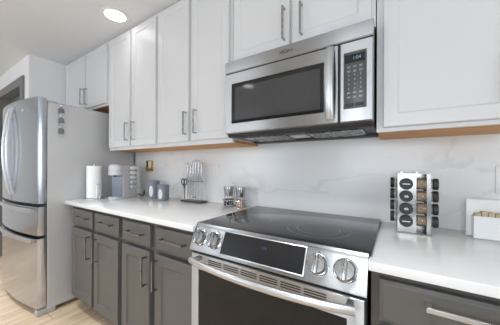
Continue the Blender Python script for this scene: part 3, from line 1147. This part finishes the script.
# kitchen shears on the left end
sh = thing('kitchen_shears', 'steel kitchen shears with dark finger loops at the left end of the knife block', 'scissors', (kb.location.x - .108, -0.085, CT + .0125))
bm = B()
for s in (-1, 1):
    a = [bm.verts.new((s * .001, y, z)) for y, z in ((-.008, .11), (.008, .11), (.004, .002), (-.001, .0))]
    b = [bm.verts.new((s * .0028, y, z)) for y, z in ((-.008, .11), (.008, .11), (.004, .002), (-.001, .0))]
    for q in range(4):
        bm.faces.new((a[q], a[(q + 1) % 4], b[(q + 1) % 4], b[q]))
    bm.faces.new(a[::-1]); bm.faces.new(b)
obj('blades', bm, 'steel', sh)
bm = B()
for s in (-1, 1):
    tube(bm, [(s * .017 + .015 * math.cos(q), -.004, .152 + .026 * math.sin(q)) for q in [2 * PI * k / 18 for k in range(18)]], .0046, 8, closed=True)
    tube(bm, [(s * .002, -.002, .10), (s * .008, -.004, .128)], .0055, 8)
obj('finger_loops', bm, 'dark', sh)

# white rocker outlet on the backsplash
def white_plate(x, z, label, w=.038, h=.061):
    t = thing('wall_outlet', label, 'outlet', (x, -SPL, z))
    bm = B(); box(bm, -w, w, -.005, 0, -h, h, .002, 2)
    obj('cover_plate', bm, 'white_plastic', t)
    bm = B(); box(bm, -.017, .017, -.0075, -.003, -.034, .034, .0015)
    rc = obj('receptacle', bm, 'white_plastic', t)
    bm = B()
    for zz in (-.018, .018):
        for xx in (-.006, .006):
            box(bm, xx - .001, xx + .001, -.0078, -.0070, zz - .004, zz + .004)
    obj('slots', bm, 'grey_plastic', rc, smooth=False)
    return t


white_plate(-0.414, 1.166, 'white outlet plate on the backsplash between the knives and grinders')
white_plate(1.252, 1.155, 'white outlet plate on the backsplash above the white organizer', .040)

# grinder caddy
gx = (-0.206, -0.100)
gy = -0.100
cd = thing('grinder_caddy', 'chrome wire caddy with loop handle holding two grinders beside the range', 'caddy', (-.153, gy, CT))
bm = B()
for z in (.004, .052):
    tube(bm, [(x, y, z) for x, y in rounded(-.096, .096, -.041, .041, .03)], .0022, 6, closed=True)
for x in (-.06, 0, .06):
    tube(bm, [(x, -.037, .004), (x, .037, .004)], .002, 6)
for x, y in ((-.096, -.010), (.096, -.010), (-.096, .010), (.096, .010), (0, -.041), (0, .041)):
    tube(bm, [(x, y, .004), (x, y, .052)], .002, 6)
obj('wire_basket', bm, 'steel_bright', cd)
bm = B(); tube(bm, [(0, -.003, .004), (0, -.003, .15)] + [(.010 * math.sin(q), -.003, .166 - .014 * math.cos(q)) for q in [2 * PI * k / 14 for k in range(15)]], .0023, 6)
obj('loop_handle', bm, 'steel_bright', cd)


def grinder(x, fill, label):
    t = thing('spice_grinder', label, 'grinder', (x, gy, CT + .0065))
    bm = B()
    lathe(bm, [(0, 0), (.034, 0), (.036, .003), (.036, .054), (.030, .066), (.030, .072), (.028, .072), (.028, .065), (.0342, .053), (.0342, .004), (0, .004)], n=28)
    obj('glass_jar', bm, 'glass', t)
    bm = B(); lathe(bm, [(0, .0045), (.0337, .0045), (.0337, .048), (.016, .051), (0, .050)], n=28)
    obj('contents', bm, fill, t)
    bm = B(); lathe(bm, [(0, .0725), (.0295, .0725), (.0305, .076), (.0365, .137), (.0360, .140), (.033, .141), (0, .141)], n=28)
    obj('grinder_head', bm, 'nickel', t)
    return t


grinder(gx[0], 'pepper', 'steel-topped glass grinder of black peppercorns in the wire caddy')
grinder(gx[1], 'copper_salt', 'steel-topped glass grinder of pink salt in the wire caddy')

# ================================================================== ON THE RIGHT COUNTER
# spice rack: square steel tower, jars pushed into all four sides
SX, SY, SH = 0.9055, -0.155, 0.268
HS = 0.0605
sr = thing('spice_rack', 'square polished steel spice rack tower full of black-lidded jars on the counter', 'spice rack', (SX, SY, CT))
JZ = [.056, .111, .166, .220]
JR = .0255


def face_plate(bm, m):
    """One side: a plate with round holes on its left half, an open slot on its right half, all in the plane y = -HS."""
    pl = []
    x0, x1, xm, xr = -HS, HS, .006, HS - .014
    t = .0014
    # left half: strips above, between and below the round holes, made as octagonal-holed quads
    xc = (x0 + xm) / 2
    edges = [0.004] + [(a + b) / 2 for a, b in zip(JZ, JZ[1:])] + [SH - .004]
    n = 24
    for zc, za, zb in zip(JZ, edges, edges[1:]):
        for yy in (-HS, -HS + t):
            outer, inner = [], []
            for k in range(n):
                a = 2 * PI * k / n
                ca, sa = math.cos(a), math.sin(a)
                s = min((((xm - xc) if ca > 0 else (xc - x0)) / abs(ca)) if abs(ca) > 1e-6 else 9, ((zb - zc) if sa > 0 else (zc - za)) / abs(sa) if abs(sa) > 1e-6 else 9)
                outer.append(bm.verts.new((xc + s * ca, yy, zc + s * sa)))
                inner.append(bm.verts.new((xc + JR * 1.02 * ca, yy, zc + JR * 1.02 * sa)))
                pl += [outer[-1], inner[-1]]
            for k in range(n):
                bm.faces.new((outer[k], outer[(k + 1) % n], inner[(k + 1) % n], inner[k]))
        # corner fillers
        for yy in (-HS, -HS + t):
            for cx_, sx_ in ((x0, -1), (xm, 1)):
                for cz_, sz_ in ((za, -1), (zb, 1)):
                    aa = [math.atan2(cz_ - zc, cx_ - xc)]
                    a = aa[0] % (2 * PI)
                    k = int(a / (2 * PI / n))
                    p = []
                    for kk in (k, k + 1):
                        b_ = 2 * PI * (kk % n) / n
                        ca, sa = math.cos(b_), math.sin(b_)
                        s = min(((xm - xc) if ca > 0 else (xc - x0)) / abs(ca) if abs(ca) > 1e-6 else 9, ((zb - zc) if sa > 0 else (zc - za)) / abs(sa) if abs(sa) > 1e-6 else 9)
                        p.append((xc + s * ca, yy, zc + s * sa))
                    vs = [bm.verts.new(q) for q in (p[0], (cx_, yy, cz_), p[1])]
                    pl += vs
                    bm.faces.new(vs)
    pl += box(bm, xm, xm + .004, -HS, -HS + .006, .004, SH - .004)
    pl += box(bm, xr, x1, -HS, -HS + t, .004, SH - .004)
    bmesh.ops.transform(bm, matrix=m, verts=pl)


for k in range(4):
    bm = B()
    face_plate(bm, Matrix.Rotation(k * PI / 2, 4, 'Z'))
    obj('side_panel', bm, 'rack_steel', sr, smooth=False)
bm = B(); box(bm, -HS - .003, HS + .003, -HS - .003, HS + .003, 0, .0045, .001)
obj('base', bm, 'rack_steel', sr)
bm = B(); box(bm, -HS, HS, -HS, HS, SH - .004, SH, .001)
for x in (-.045, .012):
    box(bm, x - .003, x + .003, -HS, -HS + .004, SH, SH + .006)
obj('top_plate', bm, 'rack_steel', sr)

jar0 = None
MARKS = [(1.0, .55), (.55, .4), (.5, .45), (.95, .5)]
rowword = ['lowest', 'second from bottom', 'third from bottom', 'topmost']
sideword = ['on the front face of the spice rack', 'sticking out right of the spice rack', None, 'sticking out left of the spice rack']


def make_jar(loc, rotz, label, group, mark):
    t = thing('spice_jar', label, 'spice jar', loc, rotz, group)
    RX = Matrix.Rotation(PI / 2, 4, 'X')      # lathe z -> -y
    bm = B(); lathe(bm, [(0, -.056), (.0225, -.056), (.0242, -.053), (.0242, -.004), (.019, .002), (.019, .006), (.0178, .006), (.0178, .001), (.0230, -.005), (.0230, -.0525), (0, -.0535)], RX, 24)
    obj('glass_jar', bm, 'glass', t)
    bm = B(); lathe(bm, [(0, -.0525), (.0226, -.0525), (.0226, -.006), (.0, -.005)], RX, 24)
    obj('contents', bm, 'spice', t)
    bm = B(); lathe(bm, [(.0225, .0035), (.0250, .0035), (.0250, .0185), (.0237, .0205), (0, .0205)], RX, 28)
    ld = obj('lid', bm, 'lid_black', t)
    bm = B()
    w, hgt = mark
    box(bm, -.0145 * w, .0145 * w, -.0209, -.0203, -.0018, .0022)
    if w < .8:
        box(bm, -.006, .009, -.0209, -.0203, -.0052, -.0036)
        box(bm, -.003, .006, -.0209, -.0203, .0038, .0052)
    obj('printed_mark', bm, 'print_white', ld, smooth=False)
    return t


xc = (-HS + .006) / 2
for k in (0, 1, 3):
    for r, z in enumerate(JZ):
        v = Matrix.Rotation(k * PI / 2, 4, 'Z') @ Vector((xc, -HS - (.007 if k else 0), z))
        make_jar((SX + v.x, SY + v.y, CT + v.z), k * PI / 2,
                 'black-lidded spice jar %s, %s of four' % (sideword[k], rowword[r]), 'jars in the spice rack', MARKS[r])

# white organizer with a bin of beige packets
og = thing('organizer', 'white organizer with a tall back board and front bin, right of the spice rack', 'organizer', (1.180, -0.110, CT))
bm = B(); box(bm, -.082, .070, .004, .018, 0, .158, .003, 2)
obj('back_board', bm, 'white_plastic', og)
bm = B()
box(bm, -.066, .070, -.035, -.031, 0, .092, .0015)
box(bm, -.066, -.062, -.031, .0035, 0, .092, .0015)
box(bm, .066, .070, -.031, .0035, 0, .092, .0015)
box(bm, -.062, .066, -.031, .0035, 0, .005)
obj('bin', bm, 'white_plastic', og)
for k in range(6):
    loc = (1.180 - .051 + k * .0205, -0.1235, CT + .0055)
    bm = B(); box(bm, -.0095, .0095, -.014, .013, 0, .101 + .0025 * ((k * 2) % 3) - (.004 if k == 0 else 0), .003, 2)
    tag(obj('tea_packet', bm, 'beige', loc=loc), 'beige packet standing in the front bin of the white organizer', 'packet', 'beige packets in the organizer')
